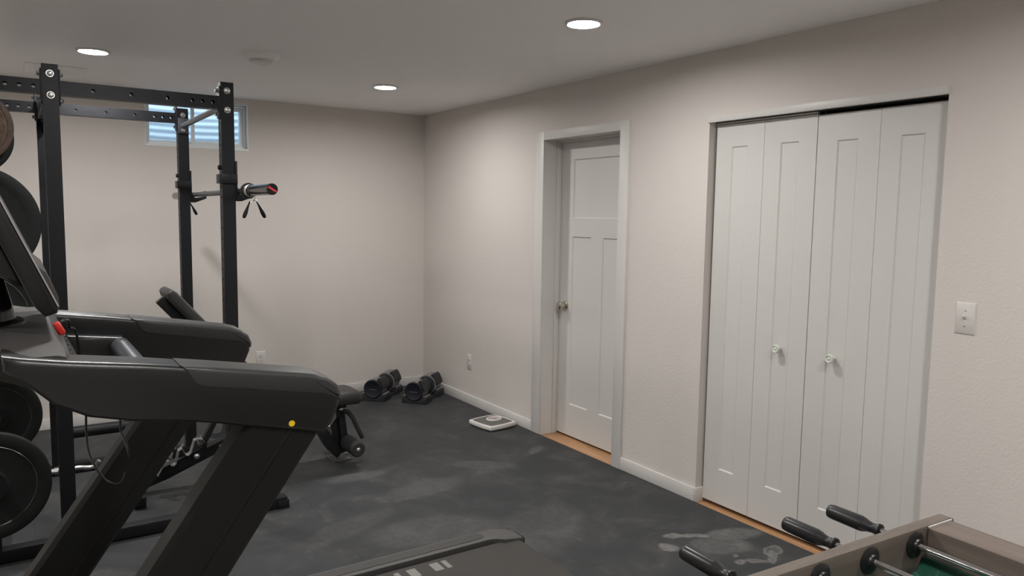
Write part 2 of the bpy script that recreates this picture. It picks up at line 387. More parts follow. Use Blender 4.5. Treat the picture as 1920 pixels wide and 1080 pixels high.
# passage door
b = BM(); XD = 3.176
leaf_panel(b, DY0+.003, DY1-.003, .006, DZ-.003, XD, .035, [(3.572, 4.072, 1.525, 1.922), (3.872, 4.072, .228, 1.400), (3.572, 3.755, .228, 1.400)])
door = struct('door_1', b, M['door'])
b = BM()
box(b, (XR-.016, DY1-.002, -.009), (XR, 4.310, 2.1077), .002); box(b, (XR-.016, 3.3587, -.009), (XR, DY0+.002, 2.1077), .002); box(b, (XR-.016, DY0+.002, DZ-.001), (XR, DY1-.002, 2.1077), .002)
obj('door_casing', b, M['white'], door)
b = BM()
box(b, (XR-.002, DY1, -.009), (XR+T, DY1+.018, DZ+.018)); box(b, (XR-.002, DY0-.018, -.009), (XR+T, DY0, DZ+.018)); box(b, (XR-.002, DY0, DZ), (XR+T, DY1, DZ+.018))
box(b, (XD-.040, DY1-.011, -.009), (XD-.001, DY1, DZ), .002); box(b, (XD-.040, DY0, -.009), (XD-.001, DY0+.011, DZ), .002); box(b, (XD-.040, DY0, DZ-.011), (XD-.001, DY1, DZ), .002)
obj('door_jamb', b, M['white'], door)
b = BM(); ky, kz = 4.135, .918
lathe(b, (XD+.001, ky, kz), (-1, 0, 0), [(0, .032), (.006, .032), (.010, .026), (.013, .014), (.030, .012), (.036, .017), (.042, .026), (.052, .0285), (.060, .026), (.065, .017), (.066, .001)], 32)
obj('door_knob', b, M['nickel'], door, label='satin nickel round knob')

# closet: header trim, two bifold pairs
b = BM(); box(b, (XR-.012, CY0-.002, 2.0331), (XR+.010, CY1+.006, 2.0677), .002); struct('trim_1', b, M['white'])
b = BM(); box(b, (XR+.045, CY0, CZ-.012), (XR+.075, CY1, CZ)); box(b, (XR+.058, 2.118, 2.02), (XR+.068, 2.126, 2.036)); struct('trim_2', b, M['slot'])
b = BM(); box(b, (XR+.046, 2.153, 2.0255), (XR+.060, CY1-.006, 2.036)); struct('trim_3', b, M['white'])
XC = 3.086
def bifold(n, leaves, top, knob_y, knob_z, dzp):
    root = None
    for i, (a, c) in enumerate(leaves):
        pc = (a+c)/2
        o = leaf_panel(BM(), a+.0004, c-.0004, .012, top, XC, .032, [(pc-.050, pc+.050, .200+dzp, 1.907+dzp)], d=.006, s=.006)
        if i == 0: root = struct('door_%d' % n, o, M['door'])
        else: obj('bifold_leaf', o, M['door'], root)
    k = lathe(BM(), (XC, knob_y, knob_z), (-1, 0, 0), [(0, .011), (.008, .010), (.014, .015), (.020, .0205), (.028, .0215), (.033, .0200), (.035, .0170), (.031, .0130), (.0305, .009), (.033, .005), (.0335, .0005)], 28)
    obj('door_knob', k, M['knob_white'], root, label='pale ceramic round knob')
    return root
bifold(2, [(2.1525, 2.4445), (2.4455, 2.746)], 2.022, 2.300, .912, 0)
bifold(3, [(1.8485, 2.149), (1.566, 1.8475)], 2.016, 2.010, .912, -.010)

# window and what is outside it
b = BM(); y0 = YB+.045; fx0, fx1, fz0, fz1 = WY0+.004, WY1-.004, WZ0+.004, WZ1-.004
def frame(b, x0, x1, z0, z1, ya, yb, w, bev=.003):
    box(b, (x0, ya, z0), (x0+w, yb, z1), bev); box(b, (x1-w, ya, z0), (x1, yb, z1), bev); box(b, (x0+w, ya, z0), (x1-w, yb, z0+w), bev); box(b, (x0+w, ya, z1-w), (x1-w, yb, z1), bev)
frame(b, fx0, fx1, fz0, fz1, y0, y0+.09, .018)
win = struct('window_1', b, M['vinyl'])
mid = 1.137
b = BM(); frame(b, fx0+.018, mid+.012, fz0+.018, fz1-.018, y0+.045, y0+.075, .018); obj('window_sash', b, M['vinyl'], win)
b = BM(); frame(b, mid-.014, fx1-.018, fz0+.018, fz1-.018, y0+.012, y0+.043, .024); obj('window_sash', b, M['vinyl'], win)
b = BM(); box(b, (fx0+.036, y0+.058, fz0+.036), (mid-.006, y0+.062, fz1-.036)); obj('window_pane', b, M['glass'], win)
b = BM(); box(b, (mid+.010, y0+.026, fz0+.042), (fx1-.042, y0+.030, fz1-.042)); obj('window_pane', b, M['glass'], win)
b = BM(); box(b, (mid-.008, y0+.002, 2.165), (mid+.006, y0+.013, 2.20), .003); obj('window_latch', b, M['vinyl'], win)
b = BM(); box(b, (WY0-.001, YB-.001, WZ0-.010), (WY1+.001, y0, WZ0+.002), .002); box(b, (WY0-.002, YB-.001, WZ0), (WY0+.003, y0, WZ1)); box(b, (WY1-.003, YB-.001, WZ0), (WY1+.002, y0, WZ1)); box(b, (WY0, YB-.001, WZ1-.003), (WY1, y0, WZ1+.001))
obj('window_return', b, M['vinyl'], win)
# corrugated half-round well outside
b = BM(); cx, cy, R0 = 1.16, YB+TB, .62; secs = []
nz = 136
for k in range(nz+1):
    z = 1.55+(2.50-1.55)*k/nz; r = R0+.0035*math.sin(k*2*math.pi/8)
    secs.append([b.verts.new((cx+math.cos(a)*r, cy+math.sin(a)*r*.95, z)) for a in [math.pi*j/28 for j in range(29)]])
for i in range(nz):
    for j in range(28): b.faces.new((secs[i][j], secs[i][j+1], secs[i+1][j+1], secs[i+1][j]))
single('window_well', b, M['corr'], 'blue-grey corrugated metal window well outside the small window', 'window well', (cx, cy, 1.55), ang=80)
b = BM(); box(b, (cx-.7, cy, 1.45), (cx+.7, cy+.7, 1.56)); struct('gravel', b, mat('gravel', (.30, .29, .27), .9, bump=.8, bscale=60, var=.4, vscale=40))
struct('ground', box(BM(), (-.5, cy+.68, 2.20), (2.8, cy+2.2, 2.45)), M['leaf'])
b = BM()
for k in range(420):
    p = Vector((random.uniform(.5, 1.75), cy+.95+random.uniform(-.12, .15), random.uniform(2.455, 2.86))); q = Matrix.Rotation(random.uniform(0, 6.3), 3, 'Z') @ Matrix.Rotation(random.uniform(-1, 1), 3, 'X')
    s = random.uniform(.02, .05); b.faces.new([b.verts.new(p+q @ Vector(c)) for c in ((0, 0, -s), (s*.5, .004, 0), (0, 0, s*1.3), (-s*.5, .004, 0))])
single('shrub', b, M['leaf'], 'pale green plants glimpsed above the well through window top', 'plants', (1.1, cy+.95, 2.45))

# ================================================================== CEILING FITTINGS, OUTLETS
def downlight():
    r = thing('recessed_light', 'round recessed ceiling light nearest the camera, above the closet', 'ceiling light', (0, 0, H), 'recessed ceiling lights')
    b = lathe(BM(), (0, 0, H), (0, 0, -1), [(0, .084), (.004, .083), (.009, .077), (.011, .073), (.009, .0705), (.001, .0695)], 40, caps=False); obj('trim_ring', b, M['white'], r)
    b = lathe(BM(), (0, 0, H-.001), (0, 0, -1), [(0, .069), (.0015, .069)], 40); obj('lens', b, M['lamp'], r)
    return r
dl = downlight()
lights = [((2.143, 2.702), None), ((.384, 4.763), 'round recessed ceiling light at left, above the power rack'), ((2.133, 4.838), 'smallest round recessed ceiling light, near the far corner'),
          ((.384, 2.70), 'recessed ceiling light above the treadmill, just out of view'), ((2.143, .60), 'recessed ceiling light over the foosball table, out of view'), ((.384, .60), 'recessed ceiling light above the camera, out of view'),
          ((.384, -1.5), 'recessed ceiling light behind the camera on the left, out of view'), ((-1.4, 2.70), 'added ceiling light left of the treadmill, unseen, brightens the ceiling'), ((-1.4, 4.76), 'added ceiling light left of the rack, unseen, brightens the ceiling')]  # the two at far left are added, unseen, for more bounce light
for i, ((x, y), lab) in enumerate(lights):
    if i == 0: dl.location = (x, y, H); dl['loc'] = [x, y, H]
    else: copy_tree(dl, None, (x, y, H), None, lab)
# smoke detector
sx, sy = 1.160, 4.300
sd = thing('smoke_detector', 'white round smoke detector on the ceiling between the two far lights', 'smoke detector', (sx, sy, H))
obj('base', lathe(BM(), (sx, sy, H), (0, 0, -1), [(0, .098), (.014, .098), (.024, .093), (.030, .080), (.032, .066)], 40), M['vent'], sd)
obj('cap', lathe(BM(), (sx, sy, H-.032), (0, 0, -1), [(0, .060), (.004, .062), (.012, .058), (.016, .046), (.0165, .001)], 40), M['plate_white'], sd)
# ceiling register
b = BM(); box(b, (.075, 5.385, H-.006), (.400, 5.70, H), .004)
rg = single('ceiling_vent', b, M['vent'], 'flat pale ceiling vent cover behind the rack upright top', 'vent', (.24, 5.54, H))
b = BM()
for k in range(11): y = 5.415+k*.0255; prism(b, [(y, H-.004), (y+.012, H-.011), (y+.014, H-.010), (y+.003, H-.003)], .10, .375, 'x')
obj('louvers', b, M['vent'], rg)
def plate_bevel(bm, c, n, w, h):
    """wall plate with bevelled rim, centre c, outward normal n (-x or -y)"""
    t = .006; k = .006
    if n == 'x': P = lambda u, v, d: (c[0]-d, c[1]+u, c[2]+v)
    else: P = lambda u, v, d: (c[0]+u, c[1]-d, c[2]+v)
    return loft(bm, [[P(-w, -h, 0), P(w, -h, 0), P(w, h, 0), P(-w, h, 0)], [P(-w, -h, .002), P(w, -h, .002), P(w, h, .002), P(-w, h, .002)], [P(-w+k, -h+k, t), P(w-k, -h+k, t), P(w-k, h-k, t), P(-w+k, h-k, t)]])
def outlet(c, n, label):
    r = thing('wall_outlet', label, 'outlet', c, 'wall outlets'); X = n == 'x'
    P = (lambda u, v, d: (c[0]-d, c[1]+u, c[2]+v)) if X else (lambda u, v, d: (c[0]+u, c[1]-d, c[2]+v))
    obj('cover_plate', plate_bevel(BM(), c, n, .037, .061), M['plate_white'], r)
    for s in (-1, 1):
        rc = obj('receptacle', lathe(BM(), P(0, s*.0195, .006), (-1, 0, 0) if X else (0, -1, 0), [(0, .0165), (.002, .0165), (.0025, .015)], 28), M['plate_white'], r)
        b = BM()
        for u in (-.006, .006): box(b, P(u-.0011, s*.0195+.001, .0086), P(u+.0011, s*.0195+.009, .0089))
        lathe(b, P(0, s*.0195-.007, .0086), (-1, 0, 0) if X else (0, -1, 0), [(0, .0025), (.0003, .0025)], 12)
        obj('slots', b, M['slot'], rc)
    obj('screw', dome(BM(), P(0, 0, .006), (-1, 0, 0) if X else (0, -1, 0), .003, .0012), M['steel'], r)
outlet((XR, 5.215, .342), 'x', 'white duplex outlet low on the right wall above the scale')
outlet((1.588, YB, .362), 'y', 'white duplex outlet low on the back wall beside the bench')
c = (XR, 1.4286, 1.1712)
sw = thing('light_switch', 'white toggle light switch plate on the wall right of the closet', 'light switch', c)
obj('cover_plate', plate_bevel(BM(), c, 'x', .0375, .0615), M['plate_white'], sw)
b = BM(); prism(b, [(XR-.005, 1.1712-.005), (XR-.005, 1.1712+.008), (XR-.018, 1.1712+.016), (XR-.020, 1.1712+.009)], 1.4286-.0045, 1.4286+.0045, 'y', .001); obj('toggle', b, M['plate_white'], sw)
for s in (-1, 1): obj('screw', dome(BM(), (XR-.006, 1.4286, 1.1712+s*.030), (-1, 0, 0), .0032, .0012), M['nickel'], sw)

# ================================================================== POWER RACK
RY0, RY1 = 3.80, 4.94       # near and far plane (front faces of the posts)
PW = .060
PX = {'A': -.142, 'B': .142, 'C': .862}
rack = thing('power_rack', 'tall black steel power rack with holes and silver bolts at left', 'power rack', (.36, 4.40, 0))
TOP = 2.15
def post(x, y):
    b = BM(); w = PW/2; zs = [.10+.05*k for k in range(40)]
    holed(b, (x-w, y, .006), (0, 0, 1), (0, 1, 0), TOP-.006, PW, zs, .0075)     # -x face
    holed(b, (x+w, y+PW, .006), (0, 0, 1), (0, -1, 0), TOP-.006, PW, zs, .0075)         # +x face
    V = b.verts.new
    for yy in (y, y+PW): b.faces.new([V(p) for p in ((x-w, yy, .006), (x+w, yy, .006), (x+w, yy, TOP), (x-w, yy, TOP))])
    b.faces.new([V(p) for p in ((x-w, y, TOP), (x+w, y, TOP), (x+w, y+PW, TOP), (x-w, y+PW, TOP))])
    return b
for k in 'ABC':
    for y in (RY0, RY1):
        u = obj('upright', post(PX[k], y), M['rack'], rack)
        for zz in (2.11, 2.020):
            b = BM(); lathe(b, (PX[k], y, zz), (0, -1, 0), [(0, .0150), (.002, .0150), (.002, .0115), (.005, .0112), (.008, .0092), (.0095, .005), (.0097, .0005)], 24); obj('bolt', b, M['steel'], u)
def beam(x0, x1, y, z0, z1, holes):
    b = BM(); L = x1-x0; Hh = z1-z0
    holed(b, (x0, y, z0), (1, 0, 0), (0, 0, 1), L, Hh, holes, .0085)
    holed(b, (x1, y+.05, z0), (-1, 0, 0), (0, 0, 1), L, Hh, [L-h for h in holes], .0085)
    V = b.verts.new
    for zz in (z0, z1): b.faces.new([V(p) for p in ((x0, y, zz), (x1, y, zz), (x1, y+.05, zz), (x0, y+.05, zz))])
    for xx, s in ((x0, 1), (x1, -1)):          # flange plates
        box(b, (xx, y-.004, z0-.042), (xx+s*.007, y+.054, z1+.047), .002)
    return b
for y, z0, z1 in ((RY0+.004, 2.023, 2.083), (RY1+.004, 2.062, 2.120)):
    h1 = [.301, .451, .601, .707, .752, .798]; h0 = [-.070, -.019, .031, .081]
    xa, xb = PX['B']+PW/2, PX['C']-PW/2
    t1 = obj('top_beam', beam(xa, xb, y, z0, z1, [h-xa for h in h1]), M['rack'], rack)
    xa0, xb0 = PX['A']+PW/2, PX['B']-PW/2
    t0 = obj('top_beam', beam(xa0, xb0, y, z0, z1, [h-xa0 for h in h0]), M['rack'], rack)
    for tt, xs in ((t1, ((xa+.007, 1), (xb-.007, -1))), (t0, ((xa0+.007, 1), (xb0-.007, -1)))):
        for xx, s in xs:
            for zz in (z1+.028, z0-.024): obj('bolt', hexbolt(BM(), (xx, y+.025, zz), (s, 0, 0), .010, .012), M['steel'], tt)
# cross beams along y on the storage side and pull-up bar
for k, z in (('A', 2.05), ('B', 2.05)):
    b = BM(); x = PX[k]; box(b, (x-.025, RY0+PW, z-.030), (x+.025, RY1, z+.030), .003)
    for yy, s in ((RY0+PW, 1), (RY1, -1)):
        box(b, (x-.030, yy, z-.075), (x+.030, yy+s*.006, z+.075), .001)
        prism(b, [(yy+s*.004, z-.10), (yy+s*.004, z-.02), (yy+s*.11, z-.02)], x-.004, x+.004, 'x')
    cb = obj('cross_beam', b, M['rack'], rack)
b = BM(); cyl(b, (PX['C'], RY0+PW, 2.047), (PX['C'], RY1, 2.047), .0160, 20)
for yy, s in ((RY0+PW, 1), (RY1, -1)): box(b, (PX['C']-.030, yy, 2.047-.045), (PX['C']+.030, yy+s*.006, 2.047+.045), .001)
pu = obj('pull_up_bar', b, M['rack'], rack, label='satin grey pull-up bar across the rack top'); pu.data.materials[0] = M['tube_grey']
for zz in (2.085, 2.005): obj('bolt', hexbolt(BM(), (PX['C']-.018, RY0+PW+.006, zz), (0, 1, 0), .009, .012), M['steel'], pu)
# base beams, rear crossmembers, feet
for y in (RY0, RY1):
    b = BM(); box(b, (-.35, y-.002, .006), (1.12, y+PW+.002, .062), .003); base = obj('base_beam', b, M['rack'], rack)
    for xx in (-.34, 1.07): obj('foot_pad', box(BM(), (xx, y-.006, 0), (xx+.06, y+PW+.006, .045), .004), M['rubber'], base)
    for k in 'BC': obj('bolt', hexbolt(BM(), (PX[k]-.045, y+.03, .062), (0, 0, 1), .010, .012), M['steel'], base)
b = BM(); box(b, (PX['A']-.025, RY0+PW, .02), (PX['A']+.025, RY1, .07), .003); obj('base_crossmember', b, M['rack'], rack)
b = BM(); cyl(b, (PX['B']+PW/2, RY1+.02, .240), (PX['C']-PW/2, RY1+.02, .240), .033, 24); tb = obj('lower_tube', b, M['rack'], rack)
obj('bolt', hexbolt(BM(), (PX['B']+PW/2, RY1-.015, .262), (0, -1, 0), .010, .010), M['steel'], tb)
# triangular gusset at the far storage upright
b = BM(); prism(b, [(RY1-.01, 1.96), (RY1-.01, 2.10), (RY1-.13, 2.10)], PX['B']-.032, PX['B']-.026, 'x'); obj('gusset', b, M['rack'], rack)
# storage pegs on the near and far storage upright
for y, s, zz in ((RY0, -1, .43), (RY0, -1, 1.115), (RY0, -1, 1.49), (RY0, -1, 1.855), (RY1, -1, .44)):
    b = BM(); cyl(b, (PX['A'], y, zz), (PX['A'], y+s*.29, zz), .0245, 24, .003); box(b, (PX['A']-.03, y+s*.006, zz-.05), (PX['A']+.03, y, zz+.05), .001)
    obj('storage_peg', b, M['grey_steel'], rack)

# hitch pins through the lower holes
def hitch(x):
    y = RY0+.030; z = .372
    r = thing('hitch_pin', 'silver bent pin through the rack upright left of the treadmill legs', 'pin', (x, y, z), 'bent locking pins on the rack uprights')
    b = BM(); cyl(b, (x-.066, y, z), (x+.05, y, z), .0085, 16); tube(b, smooth([(x+.03, y, z), (x+.05, y, z), (x+.085, y, z-.006), (x+.108, y-.003, z-.003), (x+.128, y-.01, z+.022)], 5), .0095, 14); obj('pin', b, M['steel'], r)
    b = BM(); lathe(b, (x-.031, y, z), (-1, 0, 0), [(0, .019), (.004, .019)], 24); lathe(b, (x-.035, y, z), (-1, 0, 0), [(0, .015), (.014, .015)], 6); lathe(b, (x-.049, y, z), (-1, 0, 0), [(0, .012), (.01, .012)], 6); obj('nut', b, M['steel'], r)
    return r
hp = hitch(PX['B']); copy_tree(hp, None, (PX['C'], RY0+.030, .372), None, 'silver bent pin through the rack upright under the treadmill arm')

# J-cups
def jcup():
    r = thing('j_cup', 'black steel hook on the near rack upright carrying the barbell', 'barbell hook', (PX['C'], RY0, 1.60), 'barbell hooks on the rack')
    x, y = PX['C'], RY0; X1 = x+PW/2
    b = BM(); box(b, (X1+.001, y-.008, 1.588), (X1+.009, y+PW+.008, 1.780), .002)        # back plate on +x face
    box(b, (x-PW/2-.006, y-.010, 1.672), (X1+.009, y-.001, 1.716), .001); box(b, (x-PW/2-.006, y+PW+.001, 1.672), (X1+.009, y+PW+.010, 1.716), .001)
    box(b, (x-PW/2-.013, y-.010, 1.672), (x-PW/2-.004, y+PW+.010, 1.716), .001)
    obj('bracket', b, M['black_metal'], r)
    b = BM(); prism(b, [(X1+.009, 1.588), (X1+.030, 1.588), (X1+.095, 1.614), (X1+.095, 1.660), (X1+.086, 1.660), (X1+.083, 1.626), (X1+.035, 1.616), (X1+.009, 1.626)], y+.004, y+PW-.004, 'y', .002); obj('hook', b, M['black_metal'], r)
    b = BM(); cyl(b, (x-PW/2, y+.03, 1.748), (x-PW/2-.013, y+.03, 1.748), .0115, 18, .002); obj('peg', b, M['black_metal'], r)
    return r
j1 = jcup(); copy_tree(j1, None, (PX['C'], RY1, 1.60), None, 'black steel hook on the far rack upright carrying the barbell')

# barbell
bx, bz = PX['C']+.056, 1.636
bar = thing('barbell', 'barbell racked across the hooks, black sleeve with red stripe end', 'barbell', (bx, 4.40, bz))
b = BM(); cyl(b, (bx, 3.62, bz), (bx, 5.24, bz), .0145, 20); obj('shaft', b, M['grey_steel'], bar)
for s, y0_, y1_ in ((-1, 3.665, 3.265), (1, 5.20, 5.60)):
    sl = obj('sleeve', cyl(BM(), (bx, y0_, bz), (bx, y1_, bz), .0248, 28, .003), M['gloss_black'], bar)
    b = lathe(BM(), (bx, y0_-s*.012, bz), (0, s, 0), [(0, .0245), (.002, .036), (.026, .037), (.030, .034), (.032, .025)], 28); obj('collar', b, M['black_metal'], sl)
    b = lathe(BM(), (bx, y0_+s*.022, bz), (0, s, 0), [(0, .030), (.004, .030)], 28); obj('washer', b, M['steel'], sl)
    if s < 0:
        v = Vector((math.cos(math.radians(-32)), 0, math.sin(math.radians(-32)))); w = Vector((-v.z, 0, v.x)); b = BM(); yy = y1_-.0008
        pts = [Vector((bx, yy, bz))+v*a+w*c_ for a, c_ in ((-.020, -.004), (.020, -.004), (.020, .004), (-.020, .004))]
        loft(b, [[p for p in pts], [p+Vector((0, .002, 0)) for p in pts]]); obj('end_stripe', b, mat('red_stripe', (.50, .03, .04), .4), sl, label='red stripe on the sleeve end')
# hanging spring clips
def clip():
    y = 3.61
    r = thing('spring_clip', 'black-handled wire spring clip hanging from the near end of the barbell', 'barbell clip', (bx, y, bz), 'spring clips on the barbell')
    b = BM(); pts = []
    for k in range(61): a = math.radians(-60-k*14.5); pts.append((bx+math.cos(a)*.0285, y-.010+k*.00030, bz+math.sin(a)*.0285))
    tube(b, pts, .0028, 8)
    h1, h2 = Vector((bx-.028, y-.010, bz-.085)), Vector((bx+.052, y+.010, bz-.080))
    tube(b, [pts[0], (pts[0][0]-.002, y-.010, bz-.045), h1*.5+Vector((bx-.004, y-.010, bz-.038))*.5], .0025, 8); tube(b, [pts[-1], (bx+.020, y+.008, bz-.040), h2*.4+Vector((bx+.022, y+.008, bz-.045))*.6], .0025, 8)
    obj('coil', b, M['steel'], r)
    for p, q in (((bx-.010, y-.010, bz-.050), (bx-.040, y-.012, bz-.128)), ((bx+.026, y+.008, bz-.050), (bx+.064, y+.010, bz-.126))):
        p, q = Vector(p), Vector(q); L = (q-p).length
        obj('handle', lathe(BM(), p, q-p, [(0, .003), (L*.25, .0045), (L*.5, .007), (L*.7, .0095), (L*.92, .0085), (L, .004)], 16), M['rubber'], r)
    return r
cl = clip(); copy_tree(cl, None, (bx, 5.225, bz), None, 'black-handled wire spring clip at the far end of the barbell')

# weight plates on the storage pegs
def plate(name, label, x, y, z, R, th, m, cat='weight plate', ring=None, rim=None, group='weight plates on the storage pegs'):
    r = thing(name, label, cat, (x, y, z), group)
    prof = [(0, .026), (0, R*.30), (.004, R*.32), (.007, R*.36), (.007, R*.74), (.003, R*.80), (0, R*.84), (0, R*.96), (.004, R), (th-.004, R), (th, R*.96), (th, R*.30), (th, .026), (0, .026)]
    obj('disc', lathe(BM(), (x, y, z), (0, 1, 0), prof, 72, caps=False), m, r)
    obj('hub', lathe(BM(), (x, y-.002, z), (0, 1, 0), [(0, .0262), (0, .033), (.006, .034), (.006, .0262), (0, .0262)], 32, caps=False), M['groove'], r)
    if ring: obj('ring', lathe(BM(), (x, y+.0045, z), (0, 1, 0), [(0, R*ring), (-.0016, R*(ring+.008)), (0, R*(ring+.016))], 72, caps=False), M['groove'], r, label='thin worn silver ring')
    if rim: obj('rim', lathe(BM(), (x, y-.003, z), (0, 1, 0), [(0.004, R*.86), (0, R*.89), (0, R*.98), (.004, R*1.02), (th+.003, R*1.02), (th+.003, R*.9)], 72, caps=False), rim, r, label='rust brown raised rim')
    return r
PA = PX['A']
plate('weight_plate', 'black weight plate with silver ring, lowest at left, nearest the camera', PA, 3.58, .418, .221, .045, M['rubber'], ring=.75)
plate('weight_plate', 'black weight plate behind the treadmill console, on the third peg up', PA, 3.525, 1.115, .221, .045, M['rubber'], ring=.75)
plate('weight_plate', 'large black bumper plate left of the rack upright at eye height', PA, 3.60, 1.480, .226, .060, M['rubber'])
plate('weight_plate', 'small rusty brown iron plate at the top left edge', PA, 3.575, 1.853, .144, .022, M['rust'], rim=M['rim_rust'])
plate('weight_plate', 'small plain black plate right behind the rusty iron plate', PA, 3.64, 1.815, .146, .030, M['rubber'])
plate('weight_plate', 'black plate on the far rack peg below the treadmill console', PA, 4.70, .437, .216, .045, M['rubber'], ring=.75)

# ================================================================== TREADMILL
TY = 2.040
tm = thing('treadmill', 'large dark grey treadmill with console at left and deck toward right', 'treadmill', (.45, TY, 0))
def mir(y): return 2*TY-y
AN0, AN1 = 1.600, 1.700    # near arm outer / inner face
arm_pts = [(-.034, 1.277), (.0, 1.269), (.072, 1.257), (.20, 1.240), (.33, 1.219), (.531, 1.185), (.565, 1.174), (.587, 1.155), (.597, 1.132), (.592, 1.105), (.578, 1.072), (.560, 1.046),
           (.39, 1.086), (.326, 1.102), (.25, 1.117), (.176, 1.127), (.099, 1.146), (.043, 1.177), (-.005, 1.226), (-.033, 1.247)]
def arm(lo, hi): return prism(BM(), arm_pts, lo, hi, 'y', .0115, 4)
grip_pts = [(.262, 1.2315), (.33, 1.2205), (.531, 1.1865), (.566, 1.1755), (.589, 1.156), (.599, 1.132), (.5975, 1.117), (.560, 1.133), (.400, 1.162), (.300, 1.180), (.285, 1.190)]
for s in (0, 1):
    lo, hi = (AN0, AN1) if s == 0 else (mir(AN1), mir(AN0))
    a = obj('handrail', arm(lo, hi), M['plastic'], tm)
    lo2, hi2 = lo-.003, hi+.003
    obj('hand_grip', prism(BM(), grip_pts, lo2, hi2, 'y', .011, 4), M['grip'], a)
    if s == 0: obj('sticker', lathe(BM(), (.484, lo+.0002, 1.081), (0, -1, 0), [(0, .0068), (.0006, .0068)], 28), M['yellow'], a, label='round yellow sticker')
# leaning uprights: profile as seen from the side
def upright(lo, hi, df=0.0, dr=0.0):
    k = .6964   # dx/dz of the lean
    def e(x, z, zz): return (x-(z-zz)*k, zz)
    b = BM(); zt, zb = 1.10, .10
    f0, f1 = e(.386+df, 1.081, zt), e(.386+df, 1.081, zb); r0, r1_ = e(.541+dr, 1.036, zt), e(.541+dr, 1.036, zb)
    c0, c1 = e(.450, 1.013, zt), e(.450, 1.013, zb)
    outer = lo < TY
    yo, yi = (lo, hi) if outer else (hi, lo); s = 1 if outer else -1
    def sec(f, c, r, z): return [(f[0], yo+s*.012, z), (f[0]+.014, yo, z), (c[0]-.005, yo, z), (c[0], yo-s*.003, z), (c[0]+.005, yo, z), (r[0]-.012, yo, z), (r[0], yo+s*.012, z), (r[0], yi-s*.012, z), (r[0]-.012, yi, z), (c[0]+.005, yi, z), (c[0], yi+s*.003, z), (c[0]-.005, yi, z), (f[0]+.014, yi, z), (f[0], yi-s*.012, z)]
    return loft(b, [sec(f1, c1, r1_, zb), sec(f0, c0, r0, zt)])
obj('upright', upright(AN0+.010, AN1-.006), M['leg_metal'], tm); obj('upright', upright(mir(AN1-.006), mir(AN0+.010), -.010, -.024), M['leg_metal'], tm)
# console body: lofted across the width
def csec(y, zt, xb, dp):
    return [(-.052, y, zt-.02), (-.040, y, zt), (xb-.012, y, zt), (xb, y, zt-.004), (xb+.025*dp, y, zt-.058*dp), (xb+.050*dp, y, zt-.120*dp), (xb+.040*dp, y, zt-.150*dp), (.035, y, zt-.115*dp), (-.050, y, zt-.045*dp-.022)]
b = BM()
zc = 1.279
half = [(AN0+.030, 1.266, .066, .15), (AN0+.060, 1.272, .068, .2), (AN0+.100, 1.276, .066, .8), (AN0+.225, zc, .058, 1), (TY-.10, zc, .056, 1)]
secs = [csec(*h) for h in half]+[csec(mir(h[0]), *h[1:]) for h in half[::-1]]
loft(b, secs); con = obj('console', b, M['console'], tm, 25)
# button panel under the sloping face, with ribs
def slope(u, y): return (.056+u*.052, y, zc-.004-u*.116)
nrm = Vector((.116, 0, .058)).normalized()
def slab(bm, u0, u1, y0_, y1_, h):
    q = [Vector(slope(u0, y0_)), Vector(slope(u1, y0_)), Vector(slope(u1, y1_)), Vector(slope(u0, y1_))]
    return loft(bm, [[p-nrm*.002 for p in q], [p+nrm*h for p in q]])
bp_ = obj('button_panel', slab(BM(), .42, 1.0, TY-.26, TY+.26, .006), M['panel_grey'], con)
for k in range(7): obj('button', slab(BM(), .55, .85, TY-.235+k*.07, TY-.190+k*.07, .009), M['console'], bp_)
b = BM()
for k in range(3): slab(b, .90+k*.03, .915+k*.03, TY-.25, TY+.25, .009)
obj('vent_ribs', b, M['console'], bp_)
b = BM(); slab(b, .36, .41, TY-.27, TY+.27, .005); obj('trim_strip', b, M['steel'], con, label='thin bright trim strip')
# red safety key with its black cord
b = BM(); kc = Vector(slope(.20, TY+.05)); prism(b, [(-.016, -.004), (-.012, -.013), (.002, -.016), (.016, -.010), (.019, 0), (.014, .010), (0, .014), (-.012, .009)], 0, .016, 'z', .005, 3)
rm = Matrix(((nrm.z, 0, nrm.x), (0, 1, 0), (-nrm.x, 0, nrm.z))).to_4x4()
bmesh.ops.transform(b, matrix=Matrix.Translation(kc) @ rm, verts=b.verts)
key = obj('safety_key', b, M['red'], con, label='red safety key')
b = BM(); tube(b, smooth([kc+Vector((.005, .005, .012)), kc+Vector((.020, .02, .018)), kc+Vector((.030, .05, .012)), kc+Vector((.032, .08, -.008)), kc+Vector((.045, .11, -.018)), kc+Vector((.052, .13, -.045)), kc+Vector((.056, .14, -.10))], 6), .0035, 8); obj('cord', b, M['gloss_black'], key, label='thin black cord')
# screen on a post
neck = obj('screen_post', lathe(BM(), (-.058, TY, zc-.01), (-.10, 0, .55), [(0, .052), (.06, .050), (.15, .046), (.22, .043)], 32), M['gloss_black'], tm)
obj('post_collar', lathe(BM(), (-.056, TY, zc-.012), (-.06, 0, .55), [(0, .066), (.012, .066), (.018, .060), (.020, .054)], 32), M['plastic'], neck)
d_ = Vector((-.125, 0, .300)).normalized(); n_ = Vector((d_.z, 0, -d_.x))
o_ = Vector((.064, 0, 1.336))
def sp(u, w): v = o_+d_*u+n_*w; return (v.x, v.z)
scr = obj('screen', prism(BM(), [sp(0, 0), sp(.40, 0), sp(.41, -.008), sp(.41, -.034), sp(.02, -.036), sp(-.006, -.028), sp(-.008, -.006)], TY-.25, TY+.25, 'y', .004, 2), M['plastic'], tm)
obj('screen_back', prism(BM(), [sp(.05, -.034), sp(.36, -.034), sp(.33, -.075), sp(.12, -.085)], TY-.19, TY+.19, 'y', .012, 3), M['gloss_black'], scr)
